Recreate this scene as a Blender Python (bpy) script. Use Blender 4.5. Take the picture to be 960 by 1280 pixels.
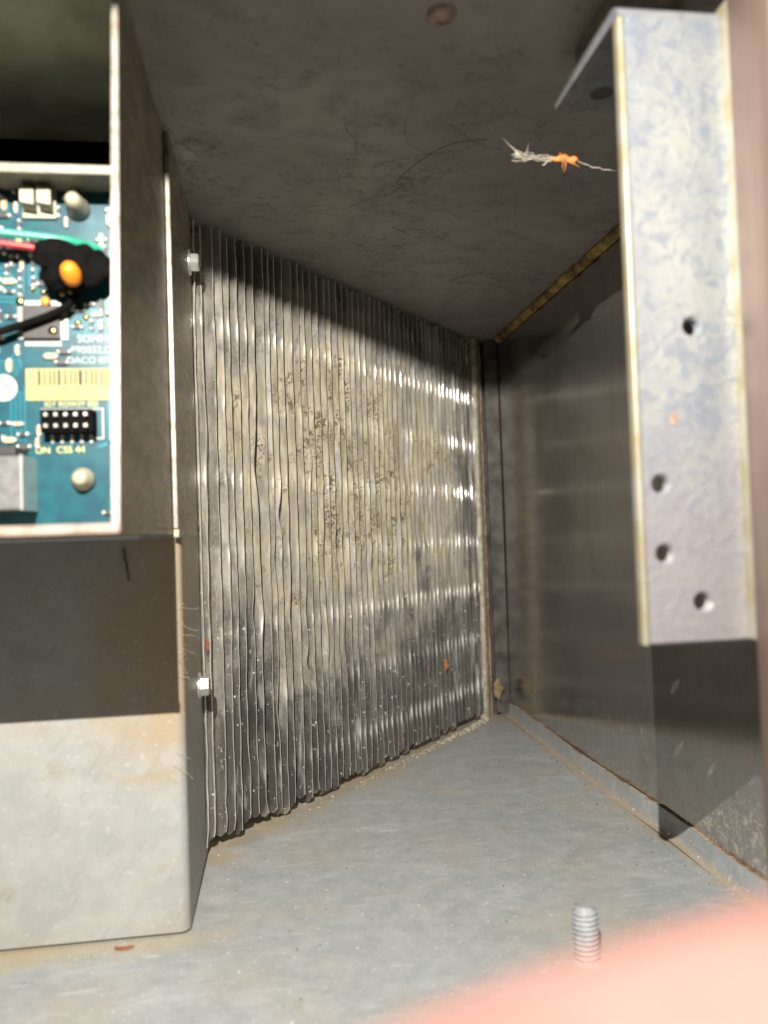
import bpy, bmesh, math, random
from math import sin, cos, pi, radians, sqrt, exp, atan2
from mathutils import Vector, Matrix, noise as mnoise

for o in list(bpy.data.objects):
    bpy.data.objects.remove(o, do_unlink=True)
scene = bpy.context.scene
COL = scene.collection

# ------------------------------------------------------------------ camera
# All measures below are millimetres in a frame whose origin is the camera's
# standing point, 96 mm above the cabinet floor; w() turns them into metres.
FLOOR = -96.0
S = 0.001
def w(x, y, z):
    return Vector((x * S, y * S, (z - FLOOR) * S))

yaw, pitch, roll = radians(7.9), radians(1.7), radians(-1.9)
Fv = Vector((sin(yaw) * cos(pitch), cos(yaw) * cos(pitch), sin(pitch)))
R0 = Vector((cos(yaw), -sin(yaw), 0))
U0 = R0.cross(Fv)
Rv = R0 * cos(roll) + U0 * sin(roll)
Uv = U0 * cos(roll) - R0 * sin(roll)
cam_d = bpy.data.cameras.new('camera')
cam = bpy.data.objects.new('camera', cam_d)
COL.objects.link(cam)
M = Matrix((Rv, Uv, -Fv)).transposed().to_4x4()
M.translation = w(0, 0, 0)
cam.matrix_world = M
cam_d.sensor_fit = 'HORIZONTAL'
cam_d.sensor_width = 36
cam_d.lens = 36 * 1000 / 960
cam_d.clip_start = 0.002
cam_d.clip_end = 50
cam_d.dof.use_dof = True
cam_d.dof.focus_distance = 0.275
cam_d.dof.aperture_fstop = 18.0
scene.camera = cam

# ------------------------------------------------------------------ world and lamp
world = bpy.data.worlds.new('World')
scene.world = world
world.use_nodes = True
bg = world.node_tree.nodes['Background']
bg.inputs[0].default_value = (1.0, 0.95, 0.90, 1)
bg.inputs[1].default_value = 0.11

lamp_d = bpy.data.lights.new('inspection_lamp', 'SPOT')       # a torch held above the lens
lamp_d.energy = 8.0
lamp_d.color = (1.0, 0.95, 0.87)
lamp_d.shadow_soft_size = 0.0007
lamp_d.spot_size = radians(114)
lamp_d.spot_blend = 1.0
lamp = bpy.data.objects.new('inspection_lamp', lamp_d)
lamp.location = w(-24.5, -38.5, 106)
lamp.rotation_euler = (w(52, 330, -34) - w(-24.5, -38.5, 106)).to_track_quat('-Z', 'Y').to_euler()
COL.objects.link(lamp)

vs = scene.view_settings
vs.view_transform = 'Standard'
vs.look = 'None'
vs.exposure = 0.0
vs.gamma = 1.0
vs.use_curve_mapping = False

rnd = random.Random(7)

# ------------------------------------------------------------------ material helpers
class NT:
    def __init__(self, name):
        self.m = bpy.data.materials.new(name)
        self.m.use_nodes = True
        self.t = self.m.node_tree
        self.b = self.t.nodes['Principled BSDF']
        self.out = self.t.nodes['Material Output']
        self._co = None
    def n(self, typ, **kw):
        nd = self.t.nodes.new(typ)
        for k, v in kw.items():
            setattr(nd, k, v)
        return nd
    def l(self, a, b):
        self.t.links.new(a, b)
    def co(self):
        if self._co is None:
            self._co = self.n('ShaderNodeTexCoord').outputs['Object']
        return self._co
    def mapped(self, scale=(1, 1, 1), rot=(0, 0, 0), loc=(0, 0, 0)):
        mp = self.n('ShaderNodeMapping')
        mp.inputs['Scale'].default_value = scale
        mp.inputs['Rotation'].default_value = rot
        mp.inputs['Location'].default_value = loc
        self.l(self.co(), mp.inputs['Vector'])
        return mp.outputs[0]
    def streaks(self, rot, scale):
        mp = self.n('ShaderNodeMapping')
        mp.inputs['Scale'].default_value = scale
        self.l(self.mapped((1, 1, 1), rot), mp.inputs['Vector'])
        return mp.outputs[0]
    def noise(self, scale, detail=4, rough=0.55, dist=0, vec=None):
        nd = self.n('ShaderNodeTexNoise')
        nd.inputs['Scale'].default_value = scale
        nd.inputs['Detail'].default_value = detail
        nd.inputs['Roughness'].default_value = rough
        nd.inputs['Distortion'].default_value = dist
        self.l(vec if vec is not None else self.co(), nd.inputs['Vector'])
        return nd.outputs['Fac']
    def ramp(self, fac, lo, hi, a=0.0, b=1.0):
        mr = self.n('ShaderNodeMapRange')
        mr.inputs['From Min'].default_value = lo
        mr.inputs['From Max'].default_value = hi
        mr.inputs['To Min'].default_value = a
        mr.inputs['To Max'].default_value = b
        mr.interpolation_type = 'SMOOTHSTEP'
        self.l(fac, mr.inputs['Value'])
        return mr.outputs[0]
    def math(self, op, a, b=None, c=None):
        nd = self.n('ShaderNodeMath', operation=op)
        for i, v in enumerate((a, b, c)):
            if v is None:
                continue
            if isinstance(v, (int, float)):
                nd.inputs[i].default_value = v
            else:
                self.l(v, nd.inputs[i])
        return nd.outputs[0]
    def mix(self, fac, a, b, mode='MIX'):
        nd = self.n('ShaderNodeMix', data_type='RGBA', blend_type=mode)
        for s, v in ((nd.inputs[0], fac), (nd.inputs[6], a), (nd.inputs[7], b)):
            if isinstance(v, (int, float)):
                s.default_value = v
            elif isinstance(v, tuple):
                s.default_value = v + (1,) if len(v) == 3 else v
            else:
                self.l(v, s)
        return nd.outputs[2]
    def xyz(self):
        sp = self.n('ShaderNodeSeparateXYZ')
        self.l(self.co(), sp.inputs[0])
        return sp.outputs
    def setc(self, v):
        if isinstance(v, tuple):
            self.b.inputs['Base Color'].default_value = v + (1,)
        else:
            self.l(v, self.b.inputs['Base Color'])
    def setv(self, key, v):
        if isinstance(v, (int, float)):
            self.b.inputs[key].default_value = v
        else:
            self.l(v, self.b.inputs[key])
    def bump(self, h, strength=0.3, dist=0.0005, prev=None):
        nd = self.n('ShaderNodeBump')
        nd.inputs['Strength'].default_value = strength
        nd.inputs['Distance'].default_value = dist
        self.l(h, nd.inputs['Height'])
        if prev is not None:
            self.l(prev, nd.inputs['Normal'])
        self.l(nd.outputs[0], self.b.inputs['Normal'])
        return nd.outputs[0]

def simple(name, col, rough=0.5, metal=0.0, var=0.25, scale=400, bump=0.0, spec=None):
    m = NT(name)
    f = m.ramp(m.noise(scale, 5, 0.6), 0.3, 0.7)
    dark = tuple(c * (1 - var) for c in col)
    lite = tuple(min(1, c * (1 + var * 0.6)) for c in col)
    m.setc(m.mix(f, dark, lite))
    m.setv('Roughness', rough)
    m.setv('Metallic', metal)
    if spec is not None:
        m.setv('Specular IOR Level', spec)
    if bump:
        m.bump(m.noise(scale * 2.5, 4), bump, 0.0003)
    return m.m

MAT = {}

def make_materials():
    # --- floor: blue-grey painted sheet, tan dust, fine white specks and scratches
    m = NT('floor_paint')
    x, y, z = m.xyz()
    big = m.noise(18, 5, 0.6, 0.6)
    mid = m.noise(75, 6, 0.65, 0.3)
    base = m.mix(m.ramp(m.noise(130, 8, 0.75, 0.2), 0.3, 0.72), (0.29, 0.315, 0.328), (0.39, 0.412, 0.418))
    tan = m.ramp(m.math('ADD', big, m.math('MULTIPLY', mid, 0.35)), 0.58, 0.86)
    base = m.mix(m.math('MULTIPLY', tan, 0.45), base, (0.40, 0.355, 0.275))
    # dust gathered along the foot of the coil and in the flange bend
    dc = m.math('SUBTRACT', m.math('MULTIPLY', m.math('SUBTRACT', y, 0.250), 0.640),
                m.math('MULTIPLY', m.math('ADD', x, 0.023), 0.768))
    dcn = m.math('ADD', dc, m.math('MULTIPLY', m.math('SUBTRACT', mid, 0.5), 0.022))
    near_coil = m.ramp(dcn, -0.011, 0.001)
    base = m.mix(m.math('MULTIPLY', near_coil, 0.8), base, (0.40, 0.325, 0.215))
    hz_ = m.noise(34, 6, 0.7, 1.2, m.mapped((0.7, 1.6, 1), (0, 0, radians(25))))
    base = m.mix(m.math('MULTIPLY', m.ramp(hz_, 0.5, 0.72), 0.45), base, (0.52, 0.525, 0.515))
    base = m.mix(m.math('MULTIPLY', m.ramp(m.noise(48, 6, 0.7, 0.8), 0.58, 0.74), 0.5), base, (0.30, 0.25, 0.18))
    fl = m.ramp(m.math('ADD', x, m.math('MULTIPLY', m.math('SUBTRACT', mid, 0.5), 0.012)), 0.112, 0.1168)
    fl = m.math('MULTIPLY', fl, m.ramp(z, 0.0022, 0.0006))
    base = m.mix(m.math('MULTIPLY', fl, 0.65), base, (0.40, 0.31, 0.205))
    bx = m.ramp(m.math('ADD', m.math('ABSOLUTE', m.math('SUBTRACT', y, 0.2015)), m.math('MULTIPLY', m.math('SUBTRACT', mid, 0.5), 0.01)), 0.010, 0.0)
    bx = m.math('MULTIPLY', bx, m.ramp(x, -0.004, -0.03))
    base = m.mix(m.math('MULTIPLY', bx, 0.55), base, (0.44, 0.36, 0.22))
    fine = m.noise(800, 4, 0.65)
    base = m.mix(m.ramp(fine, 0.61, 0.72), base, (0.78, 0.78, 0.76))
    base = m.mix(m.math('MULTIPLY', m.ramp(m.noise(650, 4, 0.65), 0.64, 0.71), 0.7), base, (0.10, 0.085, 0.07))
    scr = m.noise(260, 3, 0.5, 0.4, m.mapped((0.25, 2.6, 1), (0, 0, radians(12))))
    base = m.mix(m.math('MULTIPLY', m.ramp(scr, 0.64, 0.72), 0.3), base, (0.68, 0.69, 0.69))
    m.setc(base)
    m.setv('Roughness', m.ramp(mid, 0.3, 0.7, 0.42, 0.7))
    b1 = m.bump(m.noise(900, 5, 0.6), 0.35, 0.0003)
    m.bump(fine, 0.25, 0.0003, b1)
    MAT['floor'] = m.m

    # --- pale grey painted cover with tan staining and fine scratches
    m = NT('cover_paint')
    x, y, z = m.xyz()
    big = m.noise(26, 5, 0.6, 0.8)
    mid = m.noise(110, 6, 0.65, 0.3)
    base = m.mix(m.ramp(mid, 0.3, 0.7), (0.305, 0.312, 0.30), (0.365, 0.37, 0.352))
    st = m.math('ADD', big, m.math('MULTIPLY', m.ramp(z, 0.02, 0.06), m.math('MULTIPLY', m.ramp(x, -0.062, -0.028), 0.22)))
    base = m.mix(m.math('MULTIPLY', m.ramp(st, 0.5, 0.8), 0.85), base, (0.35, 0.26, 0.155))
    bl = m.noise(60, 4, 0.6, 0.2)
    base = m.mix(m.math('MULTIPLY', m.ramp(m.math('ADD', bl, m.math('MULTIPLY', mid, .4)), 0.80, 1.0), 0.5), base, (0.27, 0.225, 0.14))
    scr = m.noise(750, 3, 0.6, 0.4, m.streaks((0, radians(-38), 0), (1, 1, 0.16)))
    base = m.mix(m.math('MULTIPLY', m.ramp(scr, 0.55, 0.72), 0.32), base, (0.235, 0.21, 0.165))
    base = m.mix(m.math('MULTIPLY', m.ramp(m.noise(700, 4), 0.60, 0.7), 0.4), base, (0.50, 0.50, 0.48))
    m.setc(base)
    m.setv('Roughness', 0.5)
    m.bump(m.noise(800, 5), 0.2, 0.0003)
    MAT['cover'] = m.m

    # --- ceiling: dull galvanised sheet, sooty smears and cobweb streaks
    m = NT('ceiling_sheet')
    big = m.noise(16, 6, 0.65, 0.7)
    mid = m.noise(70, 7, 0.7, 0.6)
    base = m.mix(m.ramp(big, 0.3, 0.7), (0.255, 0.235, 0.21), (0.345, 0.325, 0.29))
    base = m.mix(m.math('MULTIPLY', m.ramp(m.math('ADD', mid, m.math('MULTIPLY', big, 0.35)), 0.62, 1.05), 0.5), base, (0.08, 0.066, 0.052))
    wave = m.n('ShaderNodeTexWave', wave_type='BANDS')
    wave.inputs['Scale'].default_value = 16
    wave.inputs['Distortion'].default_value = 26
    wave.inputs['Detail'].default_value = 5
    wave.inputs['Detail Scale'].default_value = 2.2
    wave.inputs['Detail Roughness'].default_value = 0.7
    m.l(m.mapped((1, 1.3, 1), (0, 0, radians(40))), wave.inputs['Vector'])
    streak = m.math('MULTIPLY', m.ramp(wave.outputs['Fac'], 0.93, 1.0), m.ramp(mid, 0.46, 0.62))
    base = m.mix(m.math('MULTIPLY', streak, 0.35), base, (0.04, 0.032, 0.025))
    base = m.mix(m.math('MULTIPLY', m.ramp(m.math('ADD', m.noise(330, 6, .75, .5), m.math('MULTIPLY', m.math('SUBTRACT', m.noise(28, 4, .6), .5), .7)), 0.55, 0.72), 0.6), base, (0.075, 0.06, 0.045))
    m.setc(base)
    m.setv('Roughness', m.ramp(mid, 0.3, 0.7, 0.4, 0.65))
    m.setv('Specular IOR Level', 0.5)
    m.bump(m.noise(500, 5), 0.2, 0.0003)
    MAT['ceiling'] = m.m

    # --- brushed stainless wall, vertical grain
    m = NT('brushed_steel')
    grain = m.noise(2600, 4, 0.7, 0, m.mapped((1, 1, 0.012)))
    grain2 = m.noise(900, 3, 0.6, 0, m.mapped((1, 1, 0.02)))
    big = m.noise(30, 5, 0.6, 0.4)
    base = m.mix(m.ramp(grain, 0.3, 0.7), (0.46, 0.44, 0.41), (0.57, 0.55, 0.52))
    base = m.mix(m.math('MULTIPLY', m.ramp(big, 0.45, 0.75), 0.5), base, (0.25, 0.22, 0.18))
    x, y, z = m.xyz()
    dusty = m.math('MULTIPLY', m.ramp(z, 0.055, 0.008), m.ramp(m.noise(420, 6, 0.75, 0.8), 0.52, 0.68))
    flk = m.math('MULTIPLY', m.ramp(m.noise(900, 5, 0.7, 1.0), 0.63, 0.7), m.ramp(z, 0.075, 0.02))
    dm = m.math('MAXIMUM', m.math('MULTIPLY', dusty, 0.45), m.math('MULTIPLY', flk, 0.8))
    cor = m.math('MULTIPLY', m.ramp(m.noise(330, 6, 0.75, 1.5), 0.5, 0.6), m.math('MULTIPLY', m.ramp(m.math('ADD', z, m.math('MULTIPLY', m.math('SUBTRACT', m.noise(120, 4, .6), .5), .04)), 0.030, 0.016), m.ramp(y, 0.245, 0.215)))
    dm = m.math('MAXIMUM', dm, m.math('MULTIPLY', cor, 0.85))
    base = m.mix(dm, base, (0.50, 0.45, 0.36))
    m.setc(base)
    m.setv('Metallic', m.math('SUBTRACT', 0.88, m.math('MULTIPLY', dm, 0.75)))
    m.setv('Roughness', m.math('ADD', m.ramp(grain2, 0.3, 0.7, 0.10, 0.14), m.math('MULTIPLY', dm, 0.3)))
    m.setv('Anisotropic', 0.85)
    tg = m.n('ShaderNodeTangent', direction_type='UV_MAP')
    m.l(tg.outputs[0], m.b.inputs['Tangent'])
    m.bump(grain, 0.10, 0.0002)
    MAT['steel'] = m.m

    # --- aluminium fins: bright rolled metal, dust and white oxide in patches
    m = NT('fin_aluminium')
    x, y, z = m.xyz()
    oi = m.n('ShaderNodeObjectInfo').outputs['Random']
    ex = m.math('DIVIDE', m.math('SUBTRACT', x, 0.034), 0.066)
    ez = m.math('DIVIDE', m.math('SUBTRACT', z, 0.120), 0.072)
    d2 = m.math('SQRT', m.math('ADD', m.math('MULTIPLY', ex, ex), m.math('MULTIPLY', ez, ez)))
    amt = m.math('SUBTRACT', 1.12, d2)
    # each fin has its own share of the dirt: shift the noise by the fin's random number
    cmb = m.n('ShaderNodeCombineXYZ')
    m.l(oi, cmb.inputs[0]); m.l(m.math('MULTIPLY', oi, 7.0), cmb.inputs[1])
    va = m.n('ShaderNodeVectorMath', operation='MULTIPLY_ADD')
    m.l(cmb.outputs[0], va.inputs[0]); va.inputs[1].default_value = (0.02, 0.02, 0.02); m.l(m.co(), va.inputs[2])
    sh = va.outputs[0]
    st_ = m.n('ShaderNodeMapping'); st_.inputs['Scale'].default_value = (1, 1, 0.22)
    m.l(sh, st_.inputs['Vector']); sv = st_.outputs[0]
    cl = m.noise(45, 5, 0.6, 0.5)
    own = m.noise(85, 4, 0.6, 0.2, sv)
    fine = m.noise(1000, 5, 0.75, 0.2, sh)
    mdn = m.noise(260, 5, 0.65, 0.3, sv)
    amt = m.math('ADD', m.math('MULTIPLY', amt, 0.65), m.math('ADD', m.math('MULTIPLY', m.math('SUBTRACT', cl, 0.5), 1.3), m.math('MULTIPLY', m.math('SUBTRACT', own, 0.5), 1.0)))
    fa = m.math('ADD', amt, m.math('MULTIPLY', m.math('SUBTRACT', fine, 0.5), 0.55))
    dust = m.ramp(fa, -0.15, 0.55, 0.06, 0.95)
    vo = m.n('ShaderNodeTexVoronoi'); vo.inputs['Scale'].default_value = 1250
    m.l(sh, vo.inputs['Vector'])
    vsp = m.n('ShaderNodeSeparateXYZ'); m.l(vo.outputs['Color'], vsp.inputs[0])
    grit = m.math('MULTIPLY', m.ramp(vsp.outputs[0], 0.35, 0.6), m.ramp(m.math('ADD', amt, m.math('MULTIPLY', m.math('SUBTRACT', m.noise(120, 5, .65, .6), .5), 3.4)), 0.35, 0.95))
    oxide = m.math('MULTIPLY', m.ramp(m.noise(150, 3, 0.6, 0.2, sv), 0.56, 0.68), m.ramp(z, 0.02, 0.10, 0.75, 1.0))
    metal = m.mix(oi, (0.56, 0.545, 0.51), (0.84, 0.825, 0.785))
    tanv = m.mix(m.ramp(mdn, 0.35, 0.65), (0.31, 0.26, 0.165), (0.57, 0.505, 0.365))
    dirt = m.mix(grit, tanv, (0.11, 0.088, 0.05))
    base = m.mix(dust, metal, dirt)
    base = m.mix(m.math('MULTIPLY', oxide, 0.55), base, (0.60, 0.62, 0.63))
    # scattered white flecks lower down
    fleck = m.math('MULTIPLY', m.ramp(m.noise(560, 4, 0.65, 0.3, sh), 0.63, 0.69), m.ramp(z, 0.12, 0.05))
    base = m.mix(fleck, base, (0.72, 0.70, 0.66))
    low_dark = m.math('MULTIPLY', m.ramp(m.noise(170, 4, 0.6, 0.3, sv), 0.40, 0.66), m.ramp(z, 0.10, 0.035))  # patchy darkening that grows toward the bottom of the fins
    base = m.mix(m.math('MULTIPLY', low_dark, 0.45), base, (0.17, 0.155, 0.15))
    m.setc(base)
    nd = m.math('MAXIMUM', m.math('MULTIPLY', dust, 0.9), m.math('MAXIMUM', m.math('MULTIPLY', oxide, 0.5), fleck))
    m.setv('Metallic', m.math('SUBTRACT', 0.95, m.math('MULTIPLY', nd, 0.9)))
    m.setv('Roughness', m.math('ADD', 0.25, m.math('MULTIPLY', nd, 0.42)))
    wv = m.n('ShaderNodeTexWave', wave_type='RINGS', rings_direction='SPHERICAL')
    wv.inputs['Scale'].default_value = 190
    wv.inputs['Distortion'].default_value = 3.0
    wv.inputs['Detail'].default_value = 2
    m.l(m.mapped((1, 1, 1), (0, 0, 0), (0.05, -0.22, -0.13)), wv.inputs['Vector'])
    b0 = m.bump(wv.outputs['Fac'], 0.05, 0.0003)
    b1 = m.bump(mdn, 0.10, 0.0006, b0)
    m.bump(fine, 0.2, 0.0003, b1)
    MAT['fin'] = m.m

    # --- zinc-plated bracket: passivated, bluish with crinkled sheen
    m = NT('zinc_plate')
    x, y, z = m.xyz()
    cr = m.noise(230, 6, 0.68, 1.4)
    bg_ = m.noise(38, 4, 0.6, 0.4)
    base = m.mix(m.ramp(bg_, 0.35, 0.65), (0.225, 0.24, 0.265), (0.29, 0.30, 0.285))
    base = m.mix(m.math('MULTIPLY', m.ramp(cr, 0.46, 0.62), 0.8), base, (0.165, 0.187, 0.23))
    warm = m.ramp(z, 0.125, 0.085)
    base = m.mix(m.math('MULTIPLY', warm, 0.35), base, (0.34, 0.27, 0.255))
    base = m.mix(m.math('MULTIPLY', m.ramp(m.noise(130, 4, 0.6), 0.68, 0.76), 0.5), base, (0.42, 0.26, 0.16))
    m.setc(base)
    m.setv('Metallic', 0.35)
    m.setv('Roughness', m.ramp(cr, 0.3, 0.7, 0.36, 0.5))
    b0 = m.bump(cr, 0.3, 0.0008)
    m.bump(m.noise(700, 4, .6), .3, .0005, b0)
    MAT['zinc'] = m.m

    m = NT('zinc_edge')
    base = m.mix(m.ramp(m.noise(160, 4), 0.35, 0.65), (0.34, 0.29, 0.17), (0.40, 0.38, 0.31))
    m.setc(base); m.setv('Metallic', 0.3); m.setv('Roughness', 0.35)
    MAT['zinc_edge'] = m.m

    # --- galvanised side sheets, dusty brown speckle
    m = NT('dusty_galvanised')
    big = m.noise(90, 6, 0.7, 0.4, m.mapped((1, 1, 3)))
    fine = m.noise(450, 5, 0.7, 0, m.mapped((1, 1, 2.5)))
    base = m.mix(m.ramp(big, 0.3, 0.7), (0.20, 0.18, 0.15), (0.33, 0.305, 0.26))
    base = m.mix(m.math('MULTIPLY', m.ramp(m.math('ADD', fine, m.math('MULTIPLY', big, 0.5)), 0.74, 0.86), 0.8), base, (0.60, 0.46, 0.24))
    m.setc(base); m.setv('Metallic', 0.35); m.setv('Roughness', 0.45)
    m.bump(fine, 0.4, 0.0003)
    MAT['galv'] = m.m

    # --- cut sheet edge: bright, slightly rusty
    m = NT('cut_edge')
    base = m.mix(m.ramp(m.noise(220, 5, 0.7), 0.42, 0.66), (0.28, 0.265, 0.225), (0.17, 0.115, 0.075))
    m.setc(base); m.setv('Metallic', 0.3); m.setv('Roughness', 0.4)
    MAT['edge'] = m.m
    m = NT('rusty_edge')
    base = m.mix(m.ramp(m.noise(180, 5, 0.7), 0.4, 0.62), (0.52, 0.40, 0.29), (0.26, 0.12, 0.06))
    m.setc(base); m.setv('Metallic', 0.1); m.setv('Roughness', 0.7)
    MAT['rust'] = m.m

    # --- foam gasket
    m = NT('foam')
    n1 = m.noise(110, 6, 0.75, 0.3)
    base = m.mix(m.ramp(n1, 0.35, 0.65), (0.12, 0.065, 0.02), (0.62, 0.42, 0.13))
    m.setc(base); m.setv('Roughness', 0.9)
    m.bump(n1, 0.4, 0.0008)
    MAT['foam'] = m.m

    # --- solder-masked board
    m = NT('solder_mask')
    n1 = m.noise(240, 3, 0.5)
    base = m.mix(m.ramp(n1, 0.3, 0.7), (0.0, 0.046, 0.072), (0.002, 0.078, 0.098))
    m.setc(base); m.setv('Roughness', 0.3)
    MAT['board'] = m.m
    MAT['bright_al'] = simple('bright_aluminium', (0.66, 0.62, 0.48), 0.45, 0.5, 0.35, 260, .2)
    MAT['bounce_panel'] = simple('bounce_green_sheet', (0.62, 0.66, 0.50), 0.5, 0.1, 0.35, 40, .2)
    MAT['fin_edge'] = simple('bare_fin_edge', (0.80, 0.77, 0.68), 0.35, 0.45, 0.3, 120)
    MAT['lip'] = simple('cream_lip', (0.30, 0.28, 0.21), 0.5, 0, 0.25, 300)
    MAT['lip_b'] = simple('dusty_brown_lip', (0.30, 0.225, 0.175), 0.6, 0, 0.4, 300, .3)
    MAT['trace'] = simple('trace', (0.005, 0.16, 0.21), 0.3, 0, 0.2)
    MAT['silk'] = simple('silkscreen', (0.42, 0.46, 0.40), 0.6, 0, 0.1)
    MAT['silk_y'] = simple('silkscreen_yellow', (0.65, 0.62, 0.2), 0.6, 0, 0.1)
    MAT['label'] = simple('label_paper', (0.42, 0.34, 0.10), 0.5, 0, 0.08, 200)
    MAT['ink'] = simple('label_ink', (0.03, 0.022, 0.015), 0.6, 0, 0.1)
    MAT['ink_y'] = simple('label_number_ink', (0.42, 0.30, 0.08), 0.6, 0, 0.1)
    MAT['chip'] = simple('chip_resin', (0.022, 0.020, 0.018), 0.5, 0, 0.3, 600)
    MAT['solder'] = simple('solder', (0.80, 0.78, 0.72), 0.25, 0.7, 0.15, 900)
    MAT['gold'] = simple('gold_pad', (0.80, 0.58, 0.22), 0.22, 1.0, 0.15, 900)
    MAT['cream'] = simple('cream_nylon', (0.38, 0.35, 0.25), 0.45, 0, 0.12)
    MAT['black'] = simple('black_plastic_and_shade', (0.004, 0.0036, 0.0034), 0.9, 0, 0.3, spec=.08)
    MAT['orange'] = simple('orange_cap', (0.80, 0.24, 0.015), 0.4, 0, 0.15)
    MAT['green_w'] = simple('green_insulation', (0.03, 0.33, 0.21), 0.35, 0, 0.15)
    MAT['red_w'] = simple('red_insulation', (0.40, 0.02, 0.02), 0.4, 0, 0.15)
    MAT['grey_box'] = simple('grey_housing', (0.17, 0.17, 0.17), 0.4, 0.4, 0.25)
    MAT['smd_tan'] = simple('ceramic_capacitor', (0.50, 0.36, 0.20), 0.5, 0, 0.2)
    MAT['smd_blk'] = simple('resistor_body', (0.03, 0.03, 0.035), 0.5, 0, 0.2)
    MAT['screw'] = simple('bright_zinc_screw', (0.72, 0.71, 0.66), 0.3, 0.75, 0.2, 500, 0.1)
    MAT['stud'] = simple('threaded_zinc', (0.62, 0.64, 0.66), 0.4, 0.55, 0.2, 700, 0.1)
    MAT['rivet'] = simple('dull_rivet', (0.46, 0.34, 0.27), 0.5, 0.5, 0.3, 500)
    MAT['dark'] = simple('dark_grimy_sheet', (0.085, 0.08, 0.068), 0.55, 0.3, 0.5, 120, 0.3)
    MAT['copper'] = simple('tarnished_tube', (0.30, 0.20, 0.12), 0.5, 0.7, 0.3, 200)
    MAT['leaf'] = simple('dry_orange_leaf', (0.62, 0.22, 0.05), 0.7, 0, 0.4, 500, 0.4)
    MAT['leaf_b'] = simple('dry_brown_leaf', (0.30, 0.10, 0.05), 0.7, 0, 0.4, 500, 0.4)
    MAT['web'] = simple('cobweb', (0.56, 0.50, 0.40), 0.8, 0, 0.2)
    MAT['darkweb'] = simple('sooty_cobweb', (0.10, 0.08, 0.06), 0.9, 0, 0.2)
    MAT['hair'] = simple('tan_fibre', (0.45, 0.35, 0.24), 0.8, 0, 0.2)
    MAT['clump'] = simple('brown_dirt', (0.26, 0.19, 0.10), 0.9, 0, 0.4, 500, .4)
    MAT['crumb'] = simple('pale_crumb', (0.60, 0.55, 0.45), 0.9, 0, 0.3, 700)
    MAT['dcrumb'] = simple('dark_grit', (0.07, 0.05, 0.035), 0.9, 0, 0.4, 700)
    # --- stainless door jamb
    m = NT('door_steel')
    g = m.noise(1500, 4, 0.7, 0, m.mapped((1, 1, 0.02)))
    base = m.mix(m.ramp(g, 0.3, 0.7), (0.22, 0.155, 0.125), (0.27, 0.195, 0.165))
    m.setc(base); m.setv('Metallic', 0.55); m.setv('Roughness', 0.42)
    MAT['jamb'] = m.m
    # --- skin
    m = NT('skin')
    n1 = m.noise(160, 4, 0.6)
    base = m.mix(m.ramp(n1, 0.35, 0.65), (0.34, 0.155, 0.13), (0.42, 0.205, 0.175))
    m.setc(base); m.setv('Roughness', 0.5)
    m.setv('Subsurface Weight', 0.15)
    m.b.inputs['Subsurface Radius'].default_value = (0.004, 0.0015, 0.0008)
    m.bump(m.noise(900, 4), 0.2, 0.0003)
    MAT['skin'] = m.m
    MAT['nail'] = simple('nail', (0.66, 0.38, 0.32), 0.3, 0, 0.1)
make_materials()

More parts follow.
